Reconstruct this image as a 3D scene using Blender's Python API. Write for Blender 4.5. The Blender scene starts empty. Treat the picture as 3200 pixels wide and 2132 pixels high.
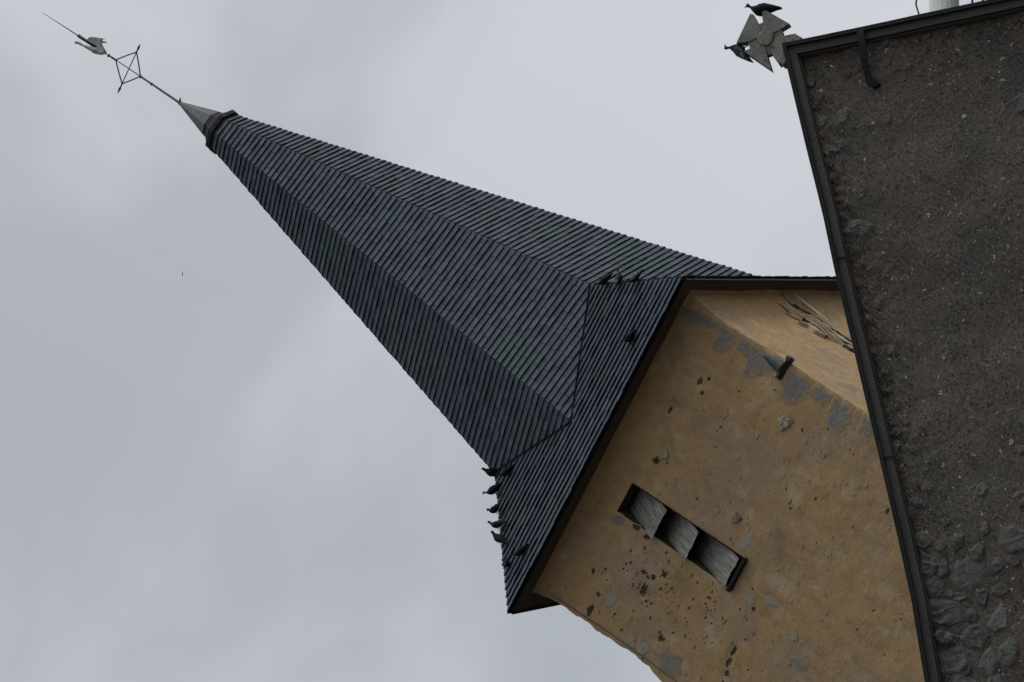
import bpy, math, random
from math import radians as R, sin, cos, pi, sqrt
from mathutils import Vector, Matrix, noise
random.seed(11)
S = bpy.context.scene
COL = S.collection
# ------------------------------------------------------------------ camera
EL, ROLL = R(23.977), R(56.327)
fw = Vector((0, cos(EL), sin(EL))); r0 = Vector((1, 0, 0)); u0 = r0.cross(fw)
cr = r0 * cos(ROLL) - u0 * sin(ROLL); cu = r0 * sin(ROLL) + u0 * cos(ROLL)
cam = bpy.data.cameras.new('camera'); co = bpy.data.objects.new('camera', cam); COL.objects.link(co)
m = Matrix((cr, cu, -fw)).transposed().to_4x4(); m.translation = Vector((0, 0, 1.6)); co.matrix_world = m
cam.sensor_width = 36; cam.lens = 103.656; cam.clip_start = .1; cam.clip_end = 5000
S.camera = co
# ------------------------------------------------------------------ sky and light
SUN_EL, SUN_AZ = R(56), R(74)      # azimuth measured from -Y (behind the camera) towards +X
W = bpy.data.worlds.new('World'); S.world = W; W.use_nodes = True
nt = W.node_tree; nt.nodes.clear()
def N(t, typ, **kw):
    n = t.nodes.new(typ)
    for k, v in kw.items(): setattr(n, k, v)
    return n
sd = Vector((sin(SUN_AZ) * cos(SUN_EL), -cos(SUN_AZ) * cos(SUN_EL), sin(SUN_EL)))
sky = N(nt, 'ShaderNodeTexSky', sky_type='NISHITA', sun_disc=False)
sky.sun_elevation = SUN_EL; sky.sun_rotation = math.atan2(sd.x, sd.y)
tc = N(nt, 'ShaderNodeTexCoord')
mp = N(nt, 'ShaderNodeMapping'); mp.inputs['Scale'].default_value = (1, 1, 1.7); mp.inputs['Location'].default_value = (.3, .1, .55)
n1 = N(nt, 'ShaderNodeTexNoise'); n1.inputs['Scale'].default_value = 5.5; n1.inputs['Detail'].default_value = 4; n1.inputs['Roughness'].default_value = .45; n1.inputs['Distortion'].default_value = .3
cl = N(nt, 'ShaderNodeValToRGB'); cl.color_ramp.interpolation = 'EASE'
cl.color_ramp.elements[0].position = .40; cl.color_ramp.elements[0].color = (4.62, 4.88, 5.27, 1)
cl.color_ramp.elements[1].position = .62; cl.color_ramp.elements[1].color = (5.85, 6.06, 6.40, 1)
mx = N(nt, 'ShaderNodeMix', data_type='RGBA'); mx.inputs[0].default_value = .93
bg = N(nt, 'ShaderNodeBackground'); bg.inputs[1].default_value = .1
out = N(nt, 'ShaderNodeOutputWorld')
L = nt.links.new
L(tc.outputs['Generated'], mp.inputs[0]); L(mp.outputs[0], n1.inputs['Vector']); L(n1.outputs[0], cl.inputs[0])
sx = N(nt, 'ShaderNodeSeparateXYZ'); zr = N(nt, 'ShaderNodeMapRange'); zr.inputs[1].default_value = .64; zr.inputs[2].default_value = 1.0; zr.inputs[3].default_value = 1.0; zr.inputs[4].default_value = 1.7   # overcast sky, brighter overhead
L(tc.outputs['Generated'], sx.inputs[0]); L(sx.outputs[2], zr.inputs[0]); vm = N(nt, 'ShaderNodeVectorMath', operation='SCALE'); L(cl.outputs[0], vm.inputs[0]); L(zr.outputs[0], vm.inputs['Scale'])
L(sky.outputs[0], mx.inputs[6]); dt = N(nt, 'ShaderNodeVectorMath', operation='DOT_PRODUCT'); dt.inputs[1].default_value = (.96, -.28, 0); L(tc.outputs['Generated'], dt.inputs[0])     # cloud cover thinner and brighter towards the sun's side
sg = N(nt, 'ShaderNodeMapRange'); sg.inputs[1].default_value = -1; sg.inputs[2].default_value = 1; sg.inputs[3].default_value = .50; sg.inputs[4].default_value = 1.88; L(dt.outputs['Value'], sg.inputs[0])
vs_ = N(nt, 'ShaderNodeVectorMath', operation='SCALE'); L(vm.outputs[0], vs_.inputs[0]); L(sg.outputs[0], vs_.inputs['Scale']); L(vs_.outputs[0], mx.inputs[7]); L(mx.outputs[2], bg.inputs[0]); L(bg.outputs[0], out.inputs[0])
sl = bpy.data.lights.new('sun', 'SUN'); sl.energy = 1.5; sl.angle = R(24); sl.color = (1, .97, .92)
so = bpy.data.objects.new('sun', sl); COL.objects.link(so); so.rotation_euler = sd.to_track_quat('Z', 'Y').to_euler()
S.view_settings.view_transform = 'Standard'; S.view_settings.look = 'None'; S.view_settings.gamma = 1; S.view_settings.exposure = 0

# ------------------------------------------------------------------ materials
def mat(name, cols, scale=6, rough=.85, bump=.3, bscale=40, spec=.3, detail=6, stretch=(1, 1, 1), metal=0, tone=0, extra=None, bdist=.02, lo=.3, hi=.7):
    m = bpy.data.materials.new(name); m.use_nodes = True; t = m.node_tree; t.nodes.clear(); K = t.links.new
    o = N(t, 'ShaderNodeOutputMaterial'); b = N(t, 'ShaderNodeBsdfPrincipled'); K(b.outputs[0], o.inputs[0])
    b.inputs['Roughness'].default_value = rough; b.inputs['Metallic'].default_value = metal; b.inputs['Specular IOR Level'].default_value = spec
    tc = N(t, 'ShaderNodeTexCoord'); mp = N(t, 'ShaderNodeMapping'); mp.inputs['Scale'].default_value = stretch; K(tc.outputs['Object'], mp.inputs[0])
    n = N(t, 'ShaderNodeTexNoise'); n.inputs['Scale'].default_value = scale; n.inputs['Detail'].default_value = detail; n.inputs['Roughness'].default_value = .62; K(mp.outputs[0], n.inputs['Vector'])
    r = N(t, 'ShaderNodeValToRGB'); K(n.outputs[0], r.inputs[0]); e = r.color_ramp.elements
    for i, c in enumerate(cols):
        p = lo + (hi - lo) * i / max(1, len(cols) - 1)
        if i < 2: e[i].position = p; e[i].color = (*c, 1)
        else: x = e.new(p); x.color = (*c, 1)
    src = r.outputs[0]
    if tone:
        a = N(t, 'ShaderNodeAttribute', attribute_name='tone'); q = N(t, 'ShaderNodeMapRange'); K(a.outputs['Fac'], q.inputs[0]); q.inputs[3].default_value = 1 - tone; q.inputs[4].default_value = 1 + tone
        g = N(t, 'ShaderNodeVectorMath', operation='SCALE'); K(src, g.inputs[0]); K(q.outputs[0], g.inputs['Scale']); src = g.outputs[0]
    if extra: src = extra(t, tc, src)
    K(src, b.inputs['Base Color'])
    n2 = N(t, 'ShaderNodeTexNoise'); n2.inputs['Scale'].default_value = bscale; n2.inputs['Detail'].default_value = 5; K(mp.outputs[0], n2.inputs['Vector'])
    bp = N(t, 'ShaderNodeBump'); bp.inputs['Strength'].default_value = bump; bp.inputs['Distance'].default_value = bdist; K(n2.outputs[0], bp.inputs['Height']); K(bp.outputs[0], b.inputs['Normal'])
    return m
def layer(t, tc, src, col, scale, lo, hi, fac=1, vor=False, stretch=(1, 1, 1), off=(0, 0, 0), detail=5, dist=0):
    K = t.links.new
    mp = N(t, 'ShaderNodeMapping'); mp.inputs['Scale'].default_value = stretch; mp.inputs['Location'].default_value = off; K(tc.outputs['Object'], mp.inputs[0])
    if vor:
        n = N(t, 'ShaderNodeTexVoronoi'); n.inputs['Scale'].default_value = scale; n.inputs['Randomness'].default_value = 1; o_ = n.outputs['Distance']
    else:
        n = N(t, 'ShaderNodeTexNoise'); n.inputs['Scale'].default_value = scale; n.inputs['Detail'].default_value = detail; n.inputs['Distortion'].default_value = dist; o_ = n.outputs[0]
    K(mp.outputs[0], n.inputs['Vector'])
    q = N(t, 'ShaderNodeMapRange'); K(o_, q.inputs[0]); q.inputs[1].default_value = lo; q.inputs[2].default_value = hi; q.inputs[3].default_value = 0; q.inputs[4].default_value = fac
    x = N(t, 'ShaderNodeMix', data_type='RGBA'); K(q.outputs[0], x.inputs[0]); K(src, x.inputs[6]); x.inputs[7].default_value = (*col, 1)
    return x.outputs[2]
def ex_plaster(t, tc, s):
    s = layer(t, tc, s, (.335, .24, .16), .9, .46, .66, .8, detail=4)            # pinkish worn areas
    s = layer(t, tc, s, (.46, .37, .26), 3.5, .56, .70, .65, off=(3, 1, 7))        # paler rubbed patches
    s = layer(t, tc, s, (.13, .10, .065), 7, .62, .74, .6, stretch=(1, 1, 2), off=(5, 5, 2))   # dirt
    s = layer(t, tc, s, (.42, .37, .28), 26, .62, .68, .7, stretch=(1, 1, 2.2), off=(1, 8, 2))  # lime flecks
    s = layer(t, tc, s, (.07, .06, .05), 34, .705, .74, .8, stretch=(1, 1, 1.7), off=(9, 2, 4))
    s = layer(t, tc, s, (.22, .16, .10), 6, .52, .68, .32, stretch=(1, 1, .2), off=(4, 4, 4))   # rain streaks
    s = layer(t, tc, s, (.19, .14, .08), 60, .5, .62, .45, off=(1, 2, 4))
    s = layer(t, tc, s, (.21, .16, .11), 1.6, .58, .72, .6, off=(11, 2, 4), dist=.8)
    return s
def ex_rubble(t, tc, s):
    s = layer(t, tc, s, (.090, .058, .046), 1.1, .50, .68, .6, off=(2, 3, 1))       # red brown
    s = layer(t, tc, s, (.056, .064, .055), 1.3, .50, .64, .85, off=(7, 3, 4))      # mossy grey
    s = layer(t, tc, s, (.045, .040, .033), 6, .56, .70, .6, off=(1, 3, 9))
    s = layer(t, tc, s, (.19, .17, .145), 46, .56, .68, .6, off=(4, 4, 4))
    s = layer(t, tc, s, (.025, .021, .018), 40, .53, .64, .75, off=(8, 1, 4))
    s = layer(t, tc, s, (.42, .41, .38), 22, .675, .705, .9, off=(2, 9, 4), detail=7, dist=.6)
    return s
def ex_slate(t, tc, s):
    s = layer(t, tc, s, (.044, .068, .072), .7, .48, .64, .8, off=(2, 2, 1))       # teal bloom
    s = layer(t, tc, s, (.075, .08, .085), 24, .62, .72, .5, off=(2, 7, 1))
    return s
def ex_cross(t, tc, s):
    s = layer(t, tc, s, (.30, .27, .19), 14, .60, .72, .7)
    s = layer(t, tc, s, (.05, .055, .045), 9, .58, .72, .8, off=(3, 3, 3), stretch=(2.5, 1, 1))
    return s
def ex_blend(base, f2=None, amt=.9, sc=12):
    def f(t, tc, s):
        if f2: s = f2(t, tc, s)
        K = t.links.new
        a = N(t, 'ShaderNodeAttribute', attribute_name='blend'); n = N(t, 'ShaderNodeTexNoise'); n.inputs['Scale'].default_value = sc; n.inputs['Detail'].default_value = 7; K(tc.outputs['Object'], n.inputs['Vector'])
        ad = N(t, 'ShaderNodeMath', operation='ADD'); q0 = N(t, 'ShaderNodeMapRange'); K(n.outputs[0], q0.inputs[0]); q0.inputs[1].default_value = .3; q0.inputs[2].default_value = .7; q0.inputs[3].default_value = -.6; q0.inputs[4].default_value = .4
        K(a.outputs['Fac'], ad.inputs[0]); K(q0.outputs[0], ad.inputs[1])
        q = N(t, 'ShaderNodeMapRange'); K(ad.outputs[0], q.inputs[0]); q.inputs[1].default_value = .02; q.inputs[2].default_value = .72; q.inputs[3].default_value = 0; q.inputs[4].default_value = amt
        x = N(t, 'ShaderNodeMix', data_type='RGBA'); K(q.outputs[0], x.inputs[0]); x.inputs[6].default_value = (*base, 1); K(s, x.inputs[7]); return x.outputs[2]
    return f
OCH = (.345, .228, .112)
M = dict(
    plaster=mat('ochre_plaster', [(.330, .212, .098), (.405, .268, .128), (.370, .243, .120)], 3.2, .93, .45, 45, .15, extra=ex_plaster, bdist=.02),
    plaster_grey=mat('bare_grey_stone', [(.15, .155, .15), (.22, .22, .205), (.19, .17, .155)], 12, .9, .7, 60, .2, bdist=.02, extra=ex_blend(OCH, lambda t, tc, s: layer(t, tc, s, (.06, .065, .065), 40, .5, .66, .6))),
    plaster_pale=mat('pale_limestone', [(.24, .235, .20), (.33, .32, .28)], 16, .9, .5, 60, .2, extra=ex_blend(OCH, None, .85)),
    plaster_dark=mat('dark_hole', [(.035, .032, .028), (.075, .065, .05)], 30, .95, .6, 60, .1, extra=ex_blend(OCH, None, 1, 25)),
    rubble=mat('dark_rubble_render', [(.066, .057, .047), (.108, .092, .075), (.085, .073, .062), (.134, .116, .096)], 14, .95, .6, 70, .12, extra=ex_rubble, bdist=.018),
    rubblestone=mat('rubble_stone', [(.062, .067, .062), (.088, .094, .087), (.118, .116, .106)], 14, .9, .6, 50, .2, tone=.35, extra=ex_blend((.085, .074, .06), lambda t, tc, s: layer(t, tc, s, (.05, .045, .038), 22, .52, .66, .7, detail=7)), bdist=.015)
    ,agg=mat('aggregate_pebble', [(.16, .155, .14), (.30, .29, .27)], 14, .9, .4, 50, .2, tone=.35),
    slate=mat('slate', [(.034, .043, .058), (.047, .058, .075), (.060, .073, .090)], 5, .6, .5, 90, .20, tone=.22, extra=ex_slate, bdist=.008),
    slate_core=mat('roof_underlay', [(.008, .009, .012), (.014, .015, .018)], 5, .95, .2, 40, .05),
    lead=mat('lead_sheet', [(.05, .053, .06), (.085, .088, .098)], 4, .5, .25, 30, .5, metal=.35),
    darkmetal=mat('dark_metal', [(.010, .010, .011), (.020, .019, .019)], 8, .6, .3, 40, .15),
    verge=mat('verge_metal', [(.020, .018, .018), (.034, .031, .029)], 3, .55, .35, 25, .35, stretch=(1, 1, 1)),
    iron=mat('wrought_iron', [(.012, .012, .015), (.03, .028, .03)], 20, .5, .3, 60, .5),
    copper=mat('worn_copper', [(.13, .105, .09), (.25, .245, .24), (.34, .33, .32)], 6, .45, .35, 40, .5, metal=.2),
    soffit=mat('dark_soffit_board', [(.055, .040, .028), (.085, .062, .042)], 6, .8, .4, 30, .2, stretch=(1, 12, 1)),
    louvre=mat('grey_board', [(.09, .09, .078), (.24, .235, .20), (.38, .37, .32)], 7, .85, .5, 30, .2, stretch=(5, .6, .35)),
    timber=mat('bleached_timber', [(.22, .17, .11), (.44, .37, .26), (.55, .48, .37)], 11, .85, .8, 26, .2, stretch=(7, 7, .7)),
    stick=mat('pale_lath', [(.42, .32, .20), (.55, .44, .29)], 12, .8, .3, 26, .2),
    cross=mat('lichened_cross_stone', [(.11, .118, .10), (.150, .155, .132), (.185, .18, .155)], 5, .9, .3, 40, .2, extra=ex_cross),
    verdigris=mat('green_metal', [(.03, .04, .034), (.06, .075, .062)], 12, .6, .4, 60, .4),
    feather=mat('dark_plumage', [(.006, .006, .009), (.014, .014, .019)], 30, .7, .3, 90, .12),
    feather_w=mat('grey_plumage', [(.03, .03, .038), (.26, .27, .29)], 26, .6, .3, 90, .15, lo=.5, hi=.62),
    white=mat('pale_flue_paint', [(.52, .55, .52), (.62, .65, .62)], 3, .5, .1, 30, .4),
    ground=mat('cobbled_ground', [(.05, .049, .046), (.085, .082, .078)], 1.5, .9, .5, 12, .2),
    tile=mat('house_roof_sheet', [(.035, .034, .036), (.055, .053, .055)], 3, .6, .3, 20, .3),
)

# ------------------------------------------------------------------ mesh helpers
class MB:
    def __init__(s): s.v = []; s.f = []; s.m = []; s.t = []; s.b = []
    def add(s, vs, fs, mi=0, tone=None, bl=None):
        b = len(s.v); s.v += [tuple(x) for x in vs]; s.b += bl or [1.0] * len(vs)
        tt = random.random() if tone is None else tone
        for f in fs: s.f.append(tuple(b + i for i in f)); s.m.append(mi); s.t.append(tt)
    def box(s, c, h, mi=0, rot=None):
        c = Vector(c); P = []
        for z in (-1, 1):
            for y in (-1, 1):
                for x in (-1, 1):
                    p = Vector((x * h[0], y * h[1], z * h[2]))
                    if rot is not None: p = rot @ p
                    P.append(c + p)
        s.add(P, [(0, 2, 3, 1), (4, 5, 7, 6), (0, 1, 5, 4), (2, 6, 7, 3), (0, 4, 6, 2), (1, 3, 7, 5)], mi)
    def hexa(s, P, mi=0, tone=None):   # bottom 4, top 4
        s.add(P, [(0, 3, 2, 1), (4, 5, 6, 7), (0, 1, 5, 4), (1, 2, 6, 5), (2, 3, 7, 6), (3, 0, 4, 7)], mi, tone)
    def tube(s, pts, rad, n=8, mi=0, flat=1, up=(0, 0, 1)):
        pts = [Vector(p) for p in pts]; rr = rad if isinstance(rad, (list, tuple)) else [rad] * len(pts)
        vs = []; fs = []
        for i, p in enumerate(pts):
            d = (pts[min(i + 1, len(pts) - 1)] - pts[max(i - 1, 0)]).normalized()
            a = Vector(up)
            if abs(a.dot(d)) > .95: a = Vector((0, 1, 0))
            x = d.cross(a).normalized(); y = x.cross(d)
            for k in range(n):
                w = 2 * pi * k / n; vs.append(p + x * cos(w) * rr[i] + y * sin(w) * rr[i] * flat)
        for i in range(len(pts) - 1):
            for k in range(n): fs.append((i * n + k, i * n + (k + 1) % n, (i + 1) * n + (k + 1) % n, (i + 1) * n + k))
        fs.append(tuple(range(n - 1, -1, -1))); fs.append(tuple((len(pts) - 1) * n + k for k in range(n)))
        s.add(vs, fs, mi)
    def prism(s, poly, y0, y1, mi=0, bev=0):      # outline in X,Z extruded along Y
        n = len(poly); vs = [(x, y0, z) for x, z in poly] + [(x, y1, z) for x, z in poly]
        s.add(vs, [tuple(range(n)), tuple(range(2 * n - 1, n - 1, -1))] + [(i, n + i, n + (i + 1) % n, (i + 1) % n) for i in range(n)], mi)
    def build(s, name, mats, parent=None, smooth=False, bevel=0):
        me = bpy.data.meshes.new(name); me.from_pydata(s.v, [], s.f)
        mats = mats if isinstance(mats, (list, tuple)) else [mats]
        for q in mats: me.materials.append(M[q])
        me.polygons.foreach_set('material_index', s.m)
        if smooth: me.polygons.foreach_set('use_smooth', [True] * len(s.f))
        a = me.attributes.new('tone', 'FLOAT', 'FACE'); a.data.foreach_set('value', s.t)
        a = me.attributes.new('blend', 'FLOAT', 'POINT'); a.data.foreach_set('value', s.b)
        me.update()
        o = bpy.data.objects.new(name, me); COL.objects.link(o)
        if parent: o.parent = parent
        if bevel:
            b = o.modifiers.new('bevel', 'BEVEL'); b.width = bevel; b.segments = 2; b.limit_method = 'ANGLE'
        return o
def empty(name, loc, rz=0):
    o = bpy.data.objects.new(name, None); COL.objects.link(o); o.location = loc; o.rotation_euler = (0, 0, rz); o.empty_display_size = .3
    return o
def tag(o, label=None, cat=None, group=None, kind=None):
    for k, v in (('label', label), ('category', cat), ('group', group), ('kind', kind)):
        if v: o[k] = v
    return o
def fbm(x, y, z, sc, octv=4): return noise.fractal(Vector((x * sc, y * sc, z * sc)), 1.0, 2.0, octv, noise_basis='PERLIN_ORIGINAL')
def span(a, b, st, brk=()):
    ps = sorted([a, b] + [x for x in brk if a < x < b]); r = [ps[0]]
    for p, q in zip(ps, ps[1:]):
        n = max(1, round((q - p) / st)); r += [p + (q - p) * i / n for i in range(1, n + 1)]
    return r

# ------------------------------------------------------------------ ground
g = MB(); g.add([(-1500, -1500, 0), (1500, -1500, 0), (1500, 1500, 0), (-1500, 1500, 0)], [(0, 1, 2, 3)])
tag(g.build('ground', 'ground'), kind='structure')

# ================================================================== CHURCH TOWER
EZ = 19.213            # eave height
T = empty('church_tower', (.1877, 47.8229, 0), -R(16.2272))
tag(T, 'ochre plastered church tower under a tall slated octagonal spire', 'church tower')
XL, XR, YF, YB = -2.70, 2.9136, -2.9136, 4.6
LV = (-.775, -.235, 16.10, 18.43)      # louvre opening
dents = [(1.864, 18.215, .07, .05), (1.712, 18.086, .05, .03), (1.181, 18.436, .07, .04), (.339, 18.231, .09, .06), (-1.651, 17.38, .12, .06), (-2.474, 18.038, .10, .05),
         (-2.174, 16.724, .07, .03), (-1.659, 15.502, .10, .05), (-1.876, 15.515, .12, .06), (-2.009, 15.438, .07, .05), (-.845, 17.76, .08, .03), (-.84, 15.563, .05, .03), (2.1, 16.5, .1, .05)]
def shade_cove(z, w):       # plaster cove bending out to the soffit, added so the wall top darkens gradually
    t = max(0, min(1, (z - 18.22) / .75)); return w * (1 - sqrt(max(0, 1 - t * t)))
dents_ = [(a, b, r, h * .45) for a, b, r, h in dents]
def off_f(x, z):       # outward displacement of the front wall
    d = fbm(x, 0, z, .7, 3) * .035 + fbm(x + 9, 3, z, 5, 4) * .006 + fbm(x, 7, z, 16, 3) * .0035 + shade_cove(z, .44)
    for a, b, r, h in dents_:
        q = (x - a) ** 2 + ((z - b) * 1.2) ** 2
        if q < 9 * r * r: d -= h * math.exp(-q / (r * r)) * (.8 + .6 * fbm(x, 1, z, 12, 2))
    return d
def off_r(y, z): return shade_cove(z, .24) + fbm(3, y, z, .7, 3) * .03 + fbm(13, y, z, 6, 4) * .008
def off_l(y, z):
    b = max(0, min(1, (16.75 - z) / .35)); b = b * b * (3 - 2 * b) * .09
    return fbm(-5, y * .5, z, 1.5, 4) * .05 + fbm(-5, y, z, 7, 3) * .02 + b
wall = MB()
xs = span(XL, XR, .045, (LV[0], LV[1])); zs = span(12.4, EZ - .01, .045, (LV[2], LV[3])); zs = [-.6, 4, 8] + zs
ysr = span(YF, YB, .06)
per = []
for x in xs: per.append((x, YF, 'f'))
for y in ysr[1:]: per.append((XR, y, 'r'))
for x in span(XL, XR, .8)[::-1][1:]: per.append((x, YB, 'b'))
for y in span(YF, YB, .12)[::-1][1:-1]: per.append((XL, y, 'l'))
nP = len(per); vs = []
for z in zs:
    for x, y, s_ in per:
        fx = off_f(x, z); fr = off_r(y, z); fl = off_l(y, z)
        px, py = x, y
        cor = .0
        if s_ == 'f' or abs(y - YF) < 1e-6: py -= fx
        if x >= XR - 1e-6: px += fr
        if x <= XL + 1e-6: px -= fl
        # rounded corner
        dl = x - XL; dr = XR - x
        if s_ == 'f' and dl < .07: py += (.07 - dl) ** 2 * 7
        if s_ == 'f' and dr < .07: py += (.07 - dr) ** 2 * 5
        vs.append((px, py, z))
fs = []
for j in range(len(zs) - 1):
    for i in range(nP):
        k = (i + 1) % nP
        if i < len(xs) - 1 and zs[j] > 10:
            cx_ = (xs[i] + xs[i + 1]) / 2; cz_ = (zs[j] + zs[j + 1]) / 2
            if LV[0] < cx_ < LV[1] and LV[2] < cz_ < LV[3]: continue
        fs.append((j * nP + i, j * nP + k, (j + 1) * nP + k, (j + 1) * nP + i))
wall.add(vs, fs, 0)
def patch(poly, mi, lift, fn, plane='f', sub=3, jit=.02, seed=0):
    """irregular raised or flush patch on a wall: outline in wall coordinates"""
    rnd = random.Random(seed); P = [Vector((a, b)) for a, b in poly]; Q = []
    n = len(P)
    for i in range(n):
        a, b = P[i], P[(i + 1) % n]; st = max(1, int((b - a).length / .05))
        for k in range(st):
            q = a + (b - a) * k / st; q += Vector((rnd.uniform(-jit, jit), rnd.uniform(-jit, jit))); Q.append(q)
    c = sum(Q, Vector((0, 0))) / len(Q); vs = []; n = len(Q)
    so_ft = lift < .011; rings = [(1.14, -.003), (1.0, .0018), (.86, lift * .6 + .002), (.72, lift), (.5, lift), (.2, lift)]; bl_ = [0, .14, .38, .62, .9, 1] if so_ft else [0, .18, .55, .9, 1, 1]; BL = [q for q in bl_ for _ in range(n)] + [1.0]
    def put(q, h):
        if plane == 'f': return (q.x, YF - fn(q.x, q.y) - h, q.y)
        if plane == 'r': return (XR + fn(q.x, q.y) + h, q.x, q.y)
        return (q.x, -fn(q.x, q.y) - h, q.y)
    for s_, h in rings:
        for q in Q:
            w = c + (q - c) * s_; hh = h + (fbm(w.x, 2, w.y, 14, 3) * lift * .4 if s_ < .95 else 0); vs.append(put(w, hh))
    vs.append(put(c, lift)); fs = []
    for r_ in range(len(rings) - 1):
        for k in range(n): fs.append((r_ * n + k, r_ * n + (k + 1) % n, (r_ + 1) * n + (k + 1) % n, (r_ + 1) * n + k))
    b = (len(rings) - 1) * n
    for k in range(n): fs.append((b + k, b + (k + 1) % n, len(vs) - 1))
    return vs, fs, mi, None, BL
def blob(x, z, rx, rz, seed, n=11, rot=0, irr=.3):
    rnd = random.Random(seed); P = []
    for k in range(n):
        a = 2 * pi * k / n; r_ = 1 + rnd.uniform(-irr, irr); u, v = cos(a) * rx * r_, sin(a) * rz * r_
        P.append((x + u * cos(rot) - v * sin(rot), z + u * sin(rot) + v * cos(rot)))
    return P
quoins = [
    [(2.90, 19.10), (2.91, 18.69), (2.90, 18.40), (2.752, 18.42), (2.635, 18.75), (2.70, 19.0)],
    [(2.90, 18.34), (2.912, 18.048), (2.716, 18.04), (2.5, 18.10), (2.446, 18.30), (2.7, 18.33)],
    [(2.90, 17.938), (2.90, 17.763), (2.90, 17.50), (2.80, 17.32), (2.72, 17.23), (2.646, 17.26), (2.421, 17.45), (2.367, 17.60), (2.598, 17.68), (2.652, 17.911)],
    [(2.892, 16.93), (2.90, 16.588), (2.842, 16.533), (2.517, 16.532), (2.372, 16.69), (2.424, 16.88), (2.585, 16.921)],
    [(2.89, 16.47), (2.90, 16.12), (2.767, 16.117), (2.647, 16.20), (2.66, 16.44)],
    [(2.90, 16.04), (2.90, 15.731), (2.607, 15.68), (2.406, 15.722), (2.368, 15.992), (2.626, 16.05)],
    [(2.90, 15.5), (2.90, 15.1), (2.66, 15.12), (2.6, 15.42)]]
def grow(q, k):
    cx_ = sum(a for a, b in q) / len(q); cz_ = sum(b for a, b in q) / len(q); return [(min(2.85, cx_ + (a - cx_) * k), cz_ + (b - cz_) * k) for a, b in q]
for i, q in enumerate(quoins): wall.add(*patch(grow(q, 1.2), 1, .008, off_f, seed=i, jit=.022))
sp = [  # x, z, rx, rz, material slot, lift
    (.499, 18.14, .10, .085, 2, .035), (2.044, 16.608, .13, .11, 2, .05), (1.619, 17.562, .09, .06, 0, .015), (1.604, 16.896, .05, .03, 2, .02),
    (-.881, 18.338, .09, .10, 1, .012), (.253, 16.553, .09, .07, 1, .05), (.05, 16.22, .19, .11, 2, .006), (-.731, 15.71, .08, .11, 2, .012),
    (-.576, 15.391, .07, .15, 2, .012), (-.844, 14.735, .08, .08, 2, .014), (-1.154, 14.462, .12, .15, 1, .010), (-1.26, 14.603, .04, .06, 2, .02),
    (-2.503, 16.903, .11, .12, 2, .012), (-2.112, 17.786, .17, .12, 2, .010), (-2.42, 16.40, .20, .26, 1, .010), (-2.52, 17.15, .12, .10, 2, .010),
    (1.0, 15.9, .05, .03, 2, .02), (1.95, 15.75, .06, .03, 2, .02), (.62, 14.9, .06, .05, 2, .01), (1.3, 16.2, .05, .03, 2, .01), (.45, 15.35, .04, .02, 2, .01),
    (1.864, 18.215, .07, .05, 3, .012), (1.966, 18.108, .04, .03, 3, .012), (1.712, 18.086, .035, .04, 3, .012), (1.181, 18.436, .06, .035, 3, .012), (.33, 18.24, .07, .06, 3, .012),
    (-1.651, 17.38, .13, .07, 3, .012), (-2.474, 18.038, .11, .06, 3, .012), (-2.174, 16.724, .07, .05, 3, .012), (-.845, 17.76, .07, .06, 3, .012), (-.815, 18.005, .06, .07, 3, .012),
    (-1.62, 15.52, .13, .03, 3, .012), (-1.82, 15.50, .10, .04, 3, .012), (-2.009, 15.438, .06, .05, 3, .012), (-2.2, 15.42, .05, .04, 3, .012), (-.842, 15.563, .05, .035, 3, .012), (-2.153, 18.035, .04, .05, 3, .012),
    (-1.878, 18.31, .06, .04, 3, .012), (-1.353, 17.325, .05, .05, 3, .012), (-1.209, 17.182, .06, .05, 3, .012), (-1.37, 17.514, .04, .04, 3, .012), (-1.116, 16.327, .03, .04, 3, .012),
    (.30, 16.50, .035, .05, 3, .006), (2.10, 16.50, .06, .035, 3, .008), (.40, 18.05, .03, .03, 3, .012), (1.75, 14.4, .06, .04, 3, .012), (1.9, 14.9, .04, .03, 2, .012), (2.3, 14.6, .05, .03, 2, .01)]
for i, (x, z, rx, rz, mi, h) in enumerate(sp): wall.add(*patch(blob(x, z, rx, rz, i + 50), mi, h, off_f, jit=.008, seed=i))
rf = random.Random(5)
for i in range(150):     # small knocked-out chips
    x = rf.triangular(-2.68, -.3, -1.7); z = rf.triangular(15.3, 18.4, 17.2)
    if LV[0] - .1 < x < LV[1] + .1 and LV[2] - .1 < z < LV[3] + .1: continue
    a = rf.uniform(.012, .045); wall.add(*patch(blob(x, z, a, a * rf.uniform(.3, .7), i, 6, rf.uniform(-.4, .4), .35), 3, .003, off_f, jit=.003, seed=i))
for i in range(230):
    x = rf.uniform(-2.2, 2.8); z = rf.uniform(13, 17.8)
    if LV[0] - .1 < x < LV[1] + .1 and LV[2] - .1 < z < LV[3] + .1: continue
    a = rf.uniform(.006, .020); wall.add(*patch(blob(x, z, a * rf.uniform(.8, 2.2), a, i + 900, 6, rf.uniform(-.6, .6), .4), rf.choice((2, 2, 0, 3)), rf.uniform(.003, .02), off_f, jit=.003, seed=i))
# louvre reveal
lx0, lx1, lz0, lz1 = LV
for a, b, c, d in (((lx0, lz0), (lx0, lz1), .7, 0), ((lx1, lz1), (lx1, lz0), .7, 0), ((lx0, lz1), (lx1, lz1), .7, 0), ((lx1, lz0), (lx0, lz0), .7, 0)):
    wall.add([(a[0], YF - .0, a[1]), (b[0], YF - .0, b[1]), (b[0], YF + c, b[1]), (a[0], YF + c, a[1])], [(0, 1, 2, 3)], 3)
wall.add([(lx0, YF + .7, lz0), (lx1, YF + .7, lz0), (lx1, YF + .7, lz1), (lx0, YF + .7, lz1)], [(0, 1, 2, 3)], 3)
wo = wall.build('wall', ['plaster', 'plaster_grey', 'plaster_pale', 'plaster_dark'], T)
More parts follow.
